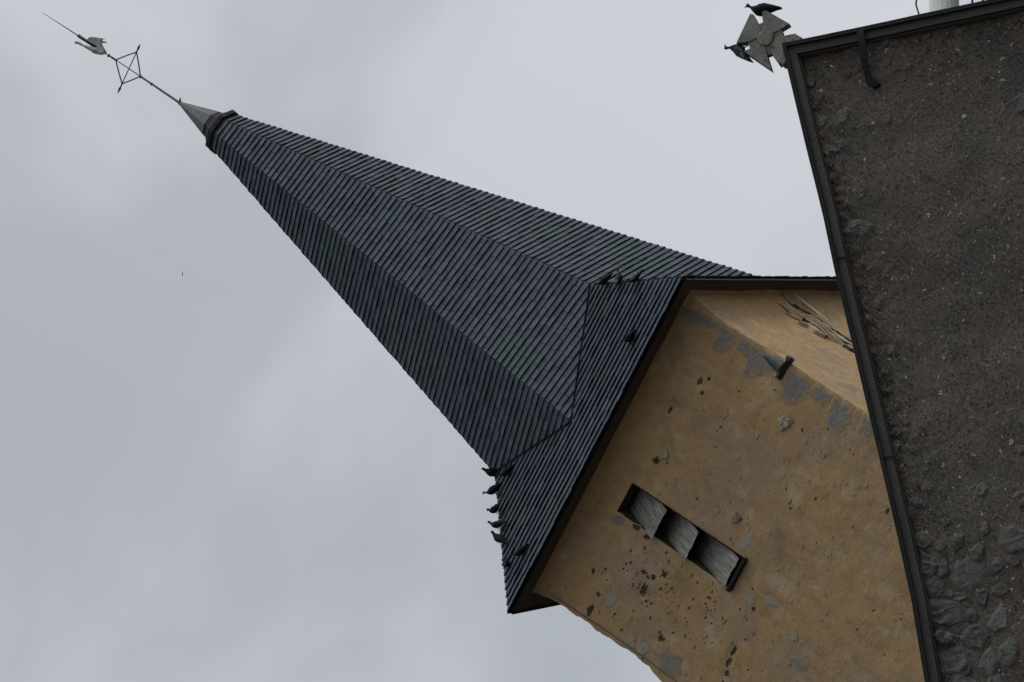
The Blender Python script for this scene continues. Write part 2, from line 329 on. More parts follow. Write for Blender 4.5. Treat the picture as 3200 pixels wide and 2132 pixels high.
# right face chips
# louvre window
lw = MB()
zf = YF - .035
lw.box(((lx0 + lx1) / 2, zf - .02, lz0 - .035), (.31, .06, .03)); lw.box((lx1 + .012, zf + .03, (lz0 + lz1) / 2), (.010, .02, (lz1 - lz0) / 2))
lwo = tag(lw.build('louvre_window', 'darkmetal', T, bevel=.004), 'tall louvred belfry opening with three sloping grey boards')
for k, (zb, zt, yo, tilt) in enumerate(((17.62, 18.44, -.15, 0), (16.93, 17.72, -.15, .012), (16.14, 17.02, -.13, 0))):
    s_ = MB(); n = 14; rnd = random.Random(k); vs = []
    for j in range(n + 1):
        u = j / n; x = lx0 - .02 + (lx1 - lx0 + .01) * u; e = zb + rnd.uniform(-.006, .006) + fbm(x, k, 5, 9, 2) * .02  + tilt * u * 2
        wob = fbm(x, k, 1, 6, 2) * .02
        for (yy, zz) in ((YF + yo + wob, e), (YF + yo + .03 + wob, e + .01), (YF + .50, zt + .05), (YF + .47, zt + .05)): vs.append((x, yy, zz))
    fs = []
    for j in range(n):
        for q in range(4): fs.append((j * 4 + q, j * 4 + (q + 1) % 4, (j + 1) * 4 + (q + 1) % 4, (j + 1) * 4 + q))
    fs += [(0, 3, 2, 1), tuple(n * 4 + q for q in range(4))]
    s_.add(vs, fs); s_.build('louvre_board', 'louvre', lwo)
# slates -------------------------------------------------------------
def slates(mb, A, B, C, D, nrm, exp=.155, w=.21, th=.045, seed=0, jag=.0022):
    """A bottom-left, B bottom-right, C top-right, D top-left of a planar trapezoid"""
    rnd = random.Random(seed); A, B, C, D = map(Vector, (A, B, C, D)); nrm = Vector(nrm).normalized()
    ax = (B - A).normalized(); upv = nrm.cross(ax).normalized()
    if upv.z < 0: upv = -upv
    H = (D - A).dot(upv); n = max(1, round(H / exp)); e = H / n
    def ends(v):
        t = max(0, min(1, v / H)); return A + (D - A) * t, B + (C - B) * t
    for k in range(n):
        v0, v1 = k * e, (k + 1) * e + .02
        L0, R0 = ends(v0); L1, R1 = ends(min(v1, H))
        w0 = (R0 - L0).length
        O = A
        xl0, xr0 = (L0 - O).dot(ax), (R0 - O).dot(ax); xl1, xr1 = (L1 - O).dot(ax), (R1 - O).dot(ax)
        x = math.floor(xl0 / w) * w + (w / 2 if k % 2 else 0) + rnd.uniform(-.03, .03) - w
        while x < xr0:
            ww = w * rnd.uniform(.82, 1.18); a, b = x, x + ww - .006; x += ww
            a0, b0 = max(a, xl0), min(b, xr0); a1, b1 = max(a, xl1), min(b, xr1)
            if b0 - a0 < .01: continue
            if b1 - a1 < .004: a1 = min(max(a1, xl1), xr1); b1 = a1 + .002
            j1, j2 = rnd.uniform(-jag, jag), rnd.uniform(-jag, jag); tt = th * rnd.uniform(.85, 1.15); lif = rnd.uniform(-.003, .003)
            if rnd.random() < .008: j1 -= rnd.uniform(.0, .035); j2 -= rnd.uniform(.0, .035); lif += .006
            P = lambda u, v, h: O + ax * u + upv * v + nrm * h
            mb.hexa([P(a0, v0 + j1, tt - .017 + lif), P(b0, v0 + j2, tt - .017 + lif), P(b1, v1, -.014), P(a1, v1, -.014),
                     P(a0, v0 + j1, tt + lif), P(b0, v0 + j2, tt + lif), P(b1, v1, .004), P(a1, v1, .004)], 0)
# lower roof (pyramid skirt)
HZ = 2.18
E_ = [(-3.2, -3.2, EZ), (3.2, -3.2, EZ), (3.2, 5.4, EZ), (-3.2, 5.4, EZ)]
U_ = [(-1.92, -1.38, EZ + HZ), (1.80, -1.38, EZ + HZ), (1.80, 3.0, EZ + HZ), (-1.92, 3.0, EZ + HZ)]
sk = MB()
for i in range(4):
    j = (i + 1) % 4; a, b, c, d = map(Vector, (E_[i], E_[j], U_[j], U_[i])); n_ = (b - a).cross(d - a).normalized()
    slates(sk, a, b, c, d, n_, seed=i, exp=.140, th=.042)
skirt = sk.build('lower_roof', 'slate', T)
cr_ = MB()
cr_.add([Vector(p) - Vector((0, 0, .012)) for p in E_] + [Vector(p) - Vector((0, 0, .012)) for p in U_], [(0, 1, 5, 4), (1, 2, 6, 5), (2, 3, 7, 6), (3, 0, 4, 7), (4, 5, 6, 7)], 0)
cr_.build('roof_decking', 'slate_core', skirt)
# fascia and soffit
so_ = MB()
o1, o2 = 3.185, EZ - .012
I_ = [(XL - .25, YF + .65), (XR - .3, YF + .65), (XR - .3, YB), (XL - .25, YB)]; Oo = [(-o1, -o1 + .03), (o1, -o1 + .03), (o1, 5.385), (-o1, 5.385)]
so_.add([(x, y, o2 - .012) for x, y in Oo] + [(x + (.15 if x < 0 else 0), y, o2 - .012) for x, y in I_], [(0, 1, 5, 4), (1, 2, 6, 5), (2, 3, 7, 6), (3, 0, 4, 7)])
so_.build('soffit', 'soffit', T)
fa = MB()
for (x, y), (x2, y2) in zip(Oo, Oo[1:] + Oo[:1]):
    c = ((x + x2) / 2, (y + y2) / 2, o2 - .006 - (.016 if x == x2 else 0)); fa.box(c, (abs(x2 - x) / 2 + .012, .010, .008) if y == y2 else (.014, abs(y2 - y) / 2 + .012, .026))
fa.build('fascia_board', 'darkmetal', T)
# octagonal spire
AX, AY, AZ = -.0593, .4794, EZ + 12.4119
rad = lambda h: .36 + .2497 * (h - 1.11)
angs = [-pi / 2 + k * pi / 4 for k in range(8)]
def oc(h, k, dr=0): r_ = rad(h) + dr; a = angs[k % 8]; return Vector((AX + r_ * cos(a), AY + r_ * sin(a), AZ - h))
spm = MB(); H0, H1 = 1.12, 11.98
for k in range(8):
    a, b, c, d = oc(H1, k), oc(H1, k + 1), oc(H0, k + 1), oc(H0, k); n_ = (b - a).cross(d - a).normalized()
    slates(spm, a, b, c, d, n_, seed=20 + k, exp=.131, th=.037, w=.22)
spire = spm.build('spire', 'slate', T)
ic = MB(); ic.add([oc(H1, k, -.012) for k in range(8)] + [oc(H0, k, -.012) for k in range(8)], [(k, (k + 1) % 8, 8 + (k + 1) % 8, 8 + k) for k in range(8)])
ic.build('spire_decking', 'slate_core', spire)
# dark flashing where the spire meets the lower roof
def hitf(a):            # spire vertex ray meeting the front slope
    # z = EZ+1.1968*(3.2+y) ; y = AY + rad*sin(a)
    lo, hi = 2.0, 12.3
    for _ in range(50):
        md = (lo + hi) / 2; r_ = rad(md); y = AY + r_ * sin(a); x = AX + r_ * cos(a); z = AZ - md
        if z > EZ + 1.1968 * (3.2 + y): lo = md
        else: hi = md
    return Vector((x, y, z))
fl = MB(); pts = [hitf(angs[7]), hitf(angs[0]), hitf(angs[1])]; pts = [p + Vector((0, -.03, .035)) for p in pts]
fl.tube(pts, .016, 6); fl.build('flashing', 'slate_core', T)
# collar and lead cone
cl_ = MB(); rings = [(.74, .27), (.88, .30), (.92, .335), (1.01, .40), (1.04, .462), (1.13, .462), (1.17, .36), (1.0, .28)]
for k in range(8): pass
vs = [(AX + .005 + r_ * cos(a), AY + r_ * sin(a), AZ - .085 - h - .01 * r_ * cos(a)) for h, r_ in rings for a in angs]
fs = [(i * 8 + k, (i + 1) * 8 + k, (i + 1) * 8 + (k + 1) % 8, i * 8 + (k + 1) % 8) for i in range(len(rings) - 1) for k in range(8)]
cl_.add(vs, fs); col = cl_.build('collar', 'darkmetal', T)
for k in range(8):
    b = MB(); a = angs[k] + pi / 8
    b.tube([(AX + .37 * cos(a), AY + .37 * sin(a), AZ - 1.17), (AX + .005 + .44 * cos(a), AY + .44 * sin(a), AZ - 1.17)], .012, 6)
    b.build('rivet', 'feather_w', col)
cn = MB(); rings = [(-.01, .032), (.05, .045), (.88, .29)]
vs = [(AX + r_ * cos(a), AY + r_ * sin(a), AZ - h) for h, r_ in rings for a in angs]
fs = [(i * 8 + k, (i + 1) * 8 + k, (i + 1) * 8 + (k + 1) % 8, i * 8 + (k + 1) % 8) for i in range(2) for k in range(8)] + [tuple(range(8))]
cn.add(vs, fs); cn.build('lead_cone', 'lead', T, bevel=.004)
# lightning cable on the front wall near its left corner
cb = MB(); cb.tube([(-2.603 + .012 * sin(z * 3), YF - max(0.01, off_f(-2.6, z)) - .02, z) for z in span(13, 18.75, .4)], .007, 5); cb.build('lightning_cable', 'iron', T)
# hood on bracket at the corner
hd = MB(); n = 14; vs = []; fs = []
for i in range(7):
    t = i / 6; z = 17.47 - .39 * t; hw = .012 + .095 * sin(t * pi / 2) ** .9; cx_ = 2.80 - .015 * t; dp = .02 + .075 * t
    for k in range(n): a = pi * k / (n - 1); vs.append((cx_ - cos(a) * hw, YF - .0 - sin(a) * dp, z))
for i in range(6):
    for k in range(n - 1): fs.append((i * n + k, (i + 1) * n + k, (i + 1) * n + k + 1, i * n + k + 1))
hd.add(vs, fs + [tuple(range(n))]); hoo = tag(hd.build('metal_hood', 'verdigris', T, smooth=True), 'small green metal hood standing on a dark bracket')
bk = MB(); bk.hexa([(2.60, -2.92, 16.99), (3.00, -2.92, 16.97), (3.00, -2.86, 16.97), (2.60, -2.88, 16.99), (2.61, -3.03, 17.03), (3.02, -3.02, 17.05), (3.02, -2.86, 17.06), (2.61, -2.88, 17.05)])
bk.box((2.99, -2.97, 17.03), (.035, .06, .035)); bk.build('bracket', 'iron', hoo, bevel=.005)
kn = MB(); kn.box((2.63, -2.97, 17.10), (.03, .03, .025)); kn.build('fixing', 'plaster_pale', hoo, bevel=.006)
# exposed timber on the right wall
tm = MB(); rt = random.Random(3)
def rp(y, z, h=0): return (XR + off_r(y, z) + h, y, z)
def strip(p, h, mb, mi=0, n=10, wob=.004, ww=1.25):
    P = []
    for i in range(n + 1):
        t = i / n * (len(p) - 1); k = min(int(t), len(p) - 2); f = t - k
        q = [p[k][j] * (1 - f) + p[k + 1][j] * f for j in range(3)]   # y,z,half width
        P.append((q[0] + fbm(q[1], h, mi, 6, 2) * wob * 2, q[1], q[2] * (ww if mi == 0 else 1.35)))
    vs = []
    for y, z, w_ in P:
        for (dy, hh) in ((-w_, -.01), (-w_ * .7, h), (w_ * .5, h * 1.1), (w_, -.01)): vs.append(rp(y + dy, z, hh * (1 + .4 * fbm(y, z, dy, 20, 2)) if hh > 0 else hh))
    fs = [(i * 4 + k, i * 4 + k + 1, (i + 1) * 4 + k + 1, (i + 1) * 4 + k) for i in range(len(P) - 1) for k in range(3)]
    mb.add(vs, fs + [(0, 1, 2, 3)], mi)
for p, h, mi in [([(.35, 18.85, .02), (.45, 18.5, .10), (.70, 18.25, .16), (.82, 17.9, .14), (.75, 17.3, .16)], .02, 0),
                 ([(-.13, 18.2, .02), (.05, 18.05, .08), (.0, 17.9, .10), (.06, 17.72, .03)], .06, 0),
                 ([(.60, 18.1, .05), (.62, 17.9, .13), (.58, 17.6, .16), (.5, 17.2, .16)], .05, 0),
                 ([(.88, 18.45, .02), (.93, 18.1, .05), (.9, 17.8, .06), (.8, 17.5, .04)], .03, 0),
                 ([(.28, 17.95, .02), (.28, 17.7, .05), (.32, 17.5, .06), (.38, 17.2, .06)], .035, 0),
                 ([(.25, 18.30, .04), (.45, 18.24, .22), (.42, 18.08, .20), (.24, 17.96, .05)], .055, 1),
                 ([(.20, 18.0, .015), (.20, 17.85, .03), (.14, 17.72, .02)], .03, 1),
                 ([(.42, 18.95, .008), (.55, 18.72, .03), (.6, 18.6, .006)], .012, 1), ([(.02, 18.75, .008), (.08, 18.6, .03), (.12, 18.5, .008)], .012, 1),
                 ([(.62, 18.72, .008), (.80, 18.55, .025), (.9, 18.46, .008)], .03, 1), ([(-.1, 18.5, .008), (.0, 18.35, .02), (.1, 18.24, .006)], .012, 1),
                 ([(.70, 18.0, .01), (.78, 17.8, .03), (.76, 17.5, .012)], .058, 1), ([(.42, 17.95, .01), (.40, 17.6, .035), (.46, 17.2, .03)], .058, 1),
                 ([(.88, 18.0, .006), (.86, 17.8, .02), (.80, 17.6, .008)], .038, 1), ([(.27, 17.44, .04), (.27, 17.3, .05), (.3, 17.2, .03)], .04, 1)]:
    strip(p, h, tm, mi)
tmo = tag(tm.build('exposed_timber', ['timber', 'plaster_dark'], T), 'splintered bleached timber showing through the broken plaster')
st = MB(); st.tube([rp(.91, 18.9, .03), rp(.94, 18.6, .09), rp(.96, 18.2, .08), rp(.97, 17.95, .03)], [.014, .034, .036, .014], 6); st.build('lath', 'stick', tmo)
rs = random.Random(8)
for i in range(16):      # loose straight splinters lying over the gap
    f = i / 15; y0 = .02 + .85 * rs.random(); z0 = 18.35 + .5 * y0 + rs.uniform(-.25, .05); ln = rs.uniform(.5, 1.1); h0 = rs.uniform(.03, .10)
    q_ = MB(); y1 = y0 + rs.uniform(.02, .22) * (1 if y0 < .6 else -.3); q_.tube([rp(y0, z0, h0 - off_r(y0, z0) + .02), rp(y0 * .5 + y1 * .5, z0 - ln / 2, h0 + .015), rp(y1, z0 - ln, .02)], [.004, rs.uniform(.009, .018), .004], 5)
    q_.build('splinter', 'stick' if i % 4 == 0 else 'timber' if i % 2 else 'soffit', tmo)
s2_ = MB(); s2_.tube([rp(.25, 17.83, .05), rp(.28, 17.7, .07), rp(.33, 17.55, .05)], [.004, .02, .004], 6); s2_.build('splinter', 'white', tmo)

for o_ in (wo, lwo, hoo, tmo, bpy.data.objects['lightning_cable']): o_.location = (-.150, .510, .229)   # the walls stand back under a deep eave
# ================================================================== WEATHER VANE
V = empty('weather_vane', (.1877, 47.8229, 0), -R(16.2272)); Y0 = .4794
tag(V, 'thin iron weather vane with a metal rooster on the tip of the spire', 'weather vane')
tw = Matrix.Translation((AX, Y0, AZ))
V.location = T.location
vx = lambda x, z, dy=0: (x, Y0 + dy, z)
rd = MB()
rd.tube([vx(-.06, 31.55), vx(-.058, 31.70), vx(-.052, 32.35), vx(-.052, 32.40), vx(-.05, 32.70)], [.03, .024, .020, .020, .022], 8)
rd.tube([vx(-.05, 32.70), vx(-.048, 33.35)], .010, 6); rd.tube([vx(-.05, 33.34), vx(-.05, 33.47), vx(-.05, 33.53)], [.018, .022, .014], 8)
rd.tube([vx(-.052, 33.53), vx(-.055, 33.80)], .010, 6)
rd.tube([vx(-.055, 33.78), vx(-.06, 34.36), vx(-.06, 34.39)], [.028, .034, .034], 8); rd.tube([vx(-.06, 34.38), vx(-.07, 35.38)], [.012, .005], 6)
for a, b in ((31.62, .045), (32.38, .034), (32.68, .034), (33.55, .038), (34.37, .04)): rd.tube([vx(-.055, a - .02), vx(-.055, a), vx(-.055, a + .02)], [.02, b, .02], 8)
rd.tube([vx(-.06, 31.62), vx(.03, 31.66)], [.02, .016], 6)
rd.build('rod', 'iron', V, smooth=True)
fr = MB(); T_, B_, Lf, Rt = (-.048, 33.36), (-.048, 32.69), (-.376, 33.0), (.311, 33.0)
for a, b, cv in ((T_, Rt, .012), (Rt, B_, .012), (B_, Lf, .012), (Lf, T_, .012)):
    pts = []; cx_, cz_ = -.045, 33.0
    for i in range(9):
        t = i / 8; x = a[0] + (b[0] - a[0]) * t; z = a[1] + (b[1] - a[1]) * t; k = 1 + cv * 4 * t * (1 - t) * 2.0; pts.append(vx(cx_ + (x - cx_) * k, cz_ + (z - cz_) * k))
    fr.tube(pts, .013, 6)
fr.tube([vx(Lf[0], 33.0), vx(Rt[0], 33.0)], .010, 6)
for sx, x0, x1 in ((-1, Lf[0], -.59), (1, Rt[0], .489)):
    q = (x1 - x0); fr.tube([vx(x0, 33), vx(x0 + q * .35, 33), vx(x0 + q * .5, 33), vx(x0 + q * .65, 33), vx(x1, 33)], [.016, .014, .026, .02, .006], 6)
fr.build('diamond_frame', 'iron', V, smooth=True)
rk = [(.013, 33.635), (-.048, 33.593), (-.10, 33.655), (-.145, 33.754), (-.175, 33.868), (-.16, 34.02), (-.165, 34.133), (-.172, 34.25), (-.185, 34.31), (-.215, 34.325), (-.21, 34.36), (-.165, 34.36), (-.14, 34.30),
      (-.150, 34.27), (-.132, 34.25), (-.140, 34.21), (-.128, 34.19), (-.135, 34.149), (-.107, 34.046), (-.075, 33.93), (-.062, 33.863), (-.013, 33.844), (-.02, 33.95), (-.028, 34.05), (-.012, 34.115), (.012, 34.123), (.073, 34.089), (.14, 33.947), (.205, 33.75), (.150, 33.81),
      (.135, 33.80), (.165, 33.70), (.155, 33.668), (.12, 33.73), (.084, 33.795), (.05, 33.72)]
ro = MB(); n = len(rk); vs = []
import itertools
def inset(P, d):
    r_ = []
    for i in range(len(P)):
        a, b, c = Vector(P[i - 1]), Vector(P[i]), Vector(P[(i + 1) % len(P)]); e1 = (b - a).normalized(); e2 = (c - b).normalized()
        n1_, n2_ = Vector((-e1.y, e1.x)), Vector((-e2.y, e2.x)); nn = (n1_ + n2_); nn = nn.normalized() if nn.length > .1 else n1_
        r_.append(b - nn * d * area)
    return r_
area = -1
A2 = sum(rk[i - 1][0] * rk[i][1] - rk[i][0] * rk[i - 1][1] for i in range(n)); area = -1 if A2 > 0 else 1
inn = inset(rk, .014); yc = -.05
vs = [vx(x, z, yc - .03) for x, z in inn] + [vx(x, z, yc) for x, z in rk] + [vx(x, z, yc + .03) for x, z in inn]
ro.add(vs, [tuple(range(n)), tuple(range(3 * n - 1, 2 * n - 1, -1))] + [(b_ * n + i, (b_ + 1) * n + i, (b_ + 1) * n + (i + 1) % n, b_ * n + (i + 1) % n) for b_ in (0, 1) for i in range(n)])
roo = ro.build('rooster', 'copper', V)
bd = MB(); bd.tube([vx(-.02, 33.60, yc), vx(-.06, 33.70, yc), vx(-.10, 33.82, yc), vx(-.125, 33.98, yc), vx(-.15, 34.14, yc), vx(-.17, 34.27, yc), vx(-.18, 34.32, yc)], [.02, .058, .062, .045, .024, .02, .016], 10, flat=.9); bd.build('body', 'copper', roo, smooth=True)

# ================================================================== GABLE HOUSE
G = empty('gabled_house', (4.06412824, 28.0, 0), R(2)); tag(G, 'house end with dark rough rubble gable wall and metal edged verge', 'house')
outL = [(0, 13.375), (-.173, 13.2), (-.468, 12.872), (-1.345, 11.895), (-1.745, 11.47), (-2.42, 10.725), (-2.804, 10.30), (-3.274, 9.785), (-3.599, 9.43), (-4.07, 8.93), (-4.602, 8.418), (-5.3, 7.76), (-6.3, 6.85)]
outR = [(0, 13.375), (.112, 13.248), (.586, 12.723), (.99, 12.28), (1.524, 11.688), (2.5, 10.62), (4.2, 8.76), (6.1, 6.85)]
def zl(x):
    P = outL[::-1] + outR[1:]
    for a, b in zip(P, P[1:]):
        if a[0] <= x <= b[0]: return a[1] + (b[1] - a[1]) * (x - a[0]) / (b[0] - a[0])
    return P[0][1] if x < 0 else P[-1][1]
def off_g(x, z):
    rgh = .35 + .65 * max(0, min(1, 1.2 - abs(zl(x) - .14 - z) / .7))     # rougher and broken close to the verge
    d = fbm(x, 0, z, .8, 3) * .05 + (fbm(x + 4, 5, z, 3.5, 4) * .022 + abs(fbm(x, 9, z, 8, 5)) * .062 * rgh) * rgh + fbm(x, 2, z, 30, 3) * .004
    return d
gw = MB(); gx = span(-5.9, 5.9, .028, (0,)); gx = [x for x in gx if -4.9 < x < 2.2] ; gx = [-5.9, -5.4] + gx + [3, 4, 5, 5.9]
NZ = 150; vs = []
for x in gx:
    zt = zl(x) - .10; t_ = max(0, min(1, (x + 5) / 7)); zb_ = min(zt - .2, 6.6 + 3.0 * t_)
    vs.append((x, 0, 0))
    for j in range(NZ + 1):
        z = zb_ + (zt - zb_) * j / NZ; vs.append((x, -off_g(x, z), z))
fs = []; q = NZ + 2
for i in range(len(gx) - 1):
    for j in range(q - 1): fs.append((i * q + j, (i + 1) * q + j, (i + 1) * q + j + 1, i * q + j + 1))
gw.add(vs, fs, 0)
# house side and back walls
gw.add([(-5.9, 0, 0), (-5.9, 9, 0), (-5.9, 9, 6.95), (-5.9, 0, 6.95), (5.9, 0, 0), (5.9, 9, 0), (5.9, 9, 6.95), (5.9, 0, 6.95), (0, 9, 13.2)], [(0, 3, 2, 1), (4, 5, 6, 7), (1, 2, 8, 6, 5)], 0)
def gpatch(poly, h, seed, mi=1, jit=.012):
    gw.add(*patch(poly, mi, h, off_g, 'g', seed=seed, jit=jit))
stones = [(-3.60, 8.86, .08, .07), (-3.42, 9.02, .06, .06), (-3.30, 8.68, .09, .08), (-3.72, 8.58, .05, .06), (-4.02, 8.30, .08, .07), (-3.82, 8.38, .08, .06), (-4.28, 8.14, .07, .06), (-3.45, 8.30, .07, .09), (-4.22, 7.85, .1, .08), (-3.15, 8.35, .06, .07),
          (-3.20, 9.12, .05, .05), (-2.75, 9.0, .07, .06), (-3.05, 8.75, .07, .05), (-2.8, 8.2, .1, .09), (-2.5, 8.35, .08, .05), (-3.478, 9.20, .10, .13), (-3.66, 9.00, .08, .10), (-3.78, 8.84, .10, .12), (-3.50, 8.66, .17, .20), (-3.93, 8.62, .14, .21), (-4.13, 8.47, .07, .12), (-4.26, 8.30, .13, .15), (-3.62, 8.40, .09, .07),
          (-2.989, 8.463, .13, .17), (-3.95, 8.22, .13, .13), (-3.70, 8.15, .13, .10), (-3.3, 8.9, .11, .07), (-3.28, 8.45, .08, .06), (-4.4, 8.08, .12, .14), (-4.1, 8.0, .14, .10), (-3.1, 8.15, .10, .10),
          (-1.192, 11.559, .09, .15), (-2.42, 10.47, .09, .07), (.719, 10.877, .12, .09), (-.18, 12.85, .06, .05), (-.36, 12.66, .05, .06), (-.46, 12.52, .07, .05), (-2.72, 10.02, .06, .05), (-2.85, 9.95, .09, .05),
          (-.30, 12.35, .08, .06), (-.62, 12.22, .07, .06), (-3.2, 9.45, .06, .07), (.1, 12.6, .05, .04), (-.1, 11.95, .06, .05), (-3.9, 7.9, .15, .1), (-3.55, 7.9, .12, .09), (-2.6, 8.6, .08, .10), (-2.2, 8.9, .05, .04)]
for i, (x, z, a, b) in enumerate(stones): gpatch(blob(x, z, a, b, i + 300, 9, .5, .22), random.Random(i).uniform(.012, .030), i)
for i in range(300):     # small aggregate standing out of the render
    x = rf.uniform(-4.6, 1.7); z = rf.uniform(7.6, zl(x) - .3); a = rf.uniform(.004, .012) if i % 12 else rf.uniform(.015, .025)
    if z < 7.6: continue
    gpatch(blob(x, z, a * rf.uniform(.8, 1.6), a, i + 2000, 6, rf.uniform(-1, 1), .35), rf.uniform(.005, .014), i, mi=2, jit=.003)
gw.build('wall', ['rubble', 'rubblestone', 'agg'], G)
# verge: soffit board hanging under the roof edge, with a thin dark metal drip on top
def rake(P, up, dn, y0, y1, mb, mi=0, wob=0, dz=0):
    vs = []
    for i, (x, z) in enumerate(P):
        a = Vector(P[max(0, i - 1)]); b = Vector(P[min(len(P) - 1, i + 1)]); d = (b - a).normalized(); nn = Vector((-d.y, d.x))
        if nn.y < 0: nn = -nn
        if x == 0: nn = Vector((0, 1.36))
        u = Vector((x, z)) + nn * up; l = Vector((x, z)) - nn * dn
        vs += [(u.x, y0, u.y), (u.x, y1, u.y), (l.x, y1, l.y), (l.x, y0, l.y)]
    fs = []
    for i in range(len(P) - 1):
        for k in range(4): fs.append((i * 4 + k, i * 4 + (k + 1) % 4, (i + 1) * 4 + (k + 1) % 4, (i + 1) * 4 + k))
    fs += [(0, 1, 2, 3), tuple((len(P) - 1) * 4 + k for k in range(4))]
    mb.add(vs, fs, mi)
def dense(P):
    r_ = [P[0]]
    for a, b in zip(P, P[1:]):
        n = max(1, int((Vector(b) - Vector(a)).length / .25))
        for i in range(1, n + 1):
            x = a[0] + (b[0] - a[0]) * i / n; z = a[1] + (b[1] - a[1]) * i / n; r_.append((x, z + .006 * fbm(x, 0, 0, 2, 2)))
    return r_
for P in (dense(outL), dense(outR)):
    vg = MB(); rake(P, -.065, .173, -.13, -.02, vg); vo = vg.build('verge_board', 'verge', G, bevel=.004)
    cp = MB(); rake(P, -.045, .062, -.175, .3, cp); rake(P, -.066, .086, -.175, -.134, cp); cp.build('drip_edge', 'darkmetal', vo)
    lp = MB(); rake(P, -.16, .188, -.085, 0.0, lp); lp.build('shade_strip', 'soffit', vo)  # dark strip put in for the shade between verge board and wall
# sheet roof behind
rf_ = MB()
for P in (outL, outR):
    vs = []
    for x, z in P: vs += [(x, .3, z - .07), (x, 9, z - .07), (x, .3, z - .15), (x, 9, z - .15)]
    for i in range(len(P) - 1):
        a, b = i * 4, i * 4 + 4; rf_.add(vs[a:a + 4] + vs[b:b + 4], [(0, 1, 5, 4), (2, 6, 7, 3), (0, 4, 6, 2), (1, 3, 7, 5)])
rf_.build('roof', 'tile', G)
# joint straps on the verge and the bent iron bracket
for (x, s_) in ((-1.63, -1), (-3.05, -1)):
    z = zl(x); d = Vector((s_, 0, -1.1)).normalized(); j = MB(); j.box((x + .085, -.136, z - .125), (.010, .007, .055), rot=Matrix.Rotation(-.75, 3, 'Y')); j.build('joint_strap', 'darkmetal', G)
bk = MB(); pts = [(.50, -.17, 12.69), (.495, -.178, 12.66), (.43, -.17, 12.60), (.33, -.15, 12.52), (.24, -.11, 12.43), (.16, -.07, 12.35)]
vs = []
for i, p in enumerate(pts):
    d = Vector(pts[min(i + 1, 5)]) - Vector(pts[max(i - 1, 0)]); nn = Vector((-d.z, 0, d.x)).normalized() * .036
    vs += [Vector(p) - nn, Vector(p) + nn, Vector(p) + nn + Vector((0, .012, 0)), Vector(p) - nn + Vector((0, .012, 0))]
fs = [(i * 4 + k, i * 4 + (k + 1) % 4, (i + 1) * 4 + (k + 1) % 4, (i + 1) * 4 + k) for i in range(5) for k in range(4)] + [(0, 3, 2, 1), (20, 21, 22, 23)]
bk.add(vs, fs); bk.hexa([(.10, -.06, 12.25), (.17, -.06, 12.22), (.17, .0, 12.22), (.10, 0, 12.25), (.11, -.09, 12.36), (.19, -.09, 12.34), (.19, 0, 12.34), (.11, 0, 12.36)])
tag(bk.build('iron_bracket', 'darkmetal', G), 'dark bent iron strap holding the verge to the rubble wall')

# ================================================================== STONE CROSS
X = empty('stone_cross', (4.06412824, 28.0, 0), R(2)); tag(X, 'small weathered stone cross with flared arms on the gable peak', 'stone cross')
cxx, czz = -.024, 13.534; yf = -.075
def arm(mb, P, y0=yf, y1=yf + .11): mb.prism(P, y0, y1)
arms = [[(.229, 13.762), (.232, 13.403), (.141, 13.448), (.05, 13.50), (.04, 13.545), (.05, 13.60), (.128, 13.682)],
        [(-.222, 13.775), (.117, 13.835), (.128, 13.80), (.074, 13.70), (.01, 13.61), (-.05, 13.60), (-.147, 13.672)],
        [(-.278, 13.275), (-.255, 13.650), (-.175, 13.605), (-.09, 13.57), (-.085, 13.50), (-.179, 13.40)],
        [(-.19, 13.24), (-.143, 13.355), (-.06, 13.46), (0, 13.46), (.084, 13.39), (.175, 13.29), (.150, 13.245)]]
for k, P in enumerate(arms):
    b = MB(); arm(b, P, yf - .001 * k, yf + .10 + .002 * k); o = b.build('base' if k == 3 else 'arm', 'cross', X, bevel=.005)
b = MB(); n = 40
pts = [(cxx + .188 * cos(2 * pi * i / n), czz + .185 * sin(2 * pi * i / n)) for i in range(n)]; b.prism(pts, yf + .012, yf + .088); b.build('ring_disc', 'cross', X, bevel=.008)
b = MB(); pts = [(cxx + .085 * cos(2 * pi * i / n), czz + .085 * sin(2 * pi * i / n)) for i in range(n)]; b.prism(pts, yf - .022, yf + .12); b.build('centre_boss', 'cross', X, bevel=.012)
b = MB(); b.box((.0, -.02, 13.24), (.17, .075, .05)); b.build('plinth', 'cross', X, bevel=.012)

# ================================================================== things behind the right verge of the house
def world(Gx, p): return Matrix.Rotation(R(2), 4, 'Z') @ Vector(p) + Vector((4.06412824, 28.0, 0))
fp = empty('flue_pipe', (4.06412824, 28.0, 0), R(2)); tag(fp, 'pale painted flue pipe slanting out of the roof behind the right verge', 'flue pipe')
b = MB(); a0 = Vector((.98, .62, 12.13)); dr = Vector((.82, 0, .57)).normalized()
b.tube([a0, a0 + dr * 1.25], .155, 20); b.build('pipe', 'white', fp, smooth=False)
b = MB(); b.tube([a0 + dr * 1.10, a0 + dr * 1.28], .19, 20); b.build('cowl', 'white', fp)
cbx = MB(); cbx.tube([(.98, .4, 12.2), (1.08, .4, 12.47), (1.155, .4, 12.56), (1.27, .4, 12.62), (1.45, .4, 12.68), (1.7, .4, 12.9)], .010, 6)
cc = cbx.build('loose_cable', 'iron'); cc.location = (4.06412824, 28.0, 0); cc.rotation_euler = (0, 0, R(2)); tag(cc, 'thin dark cable rising in a bow beside the pale flue pipe', 'cable')
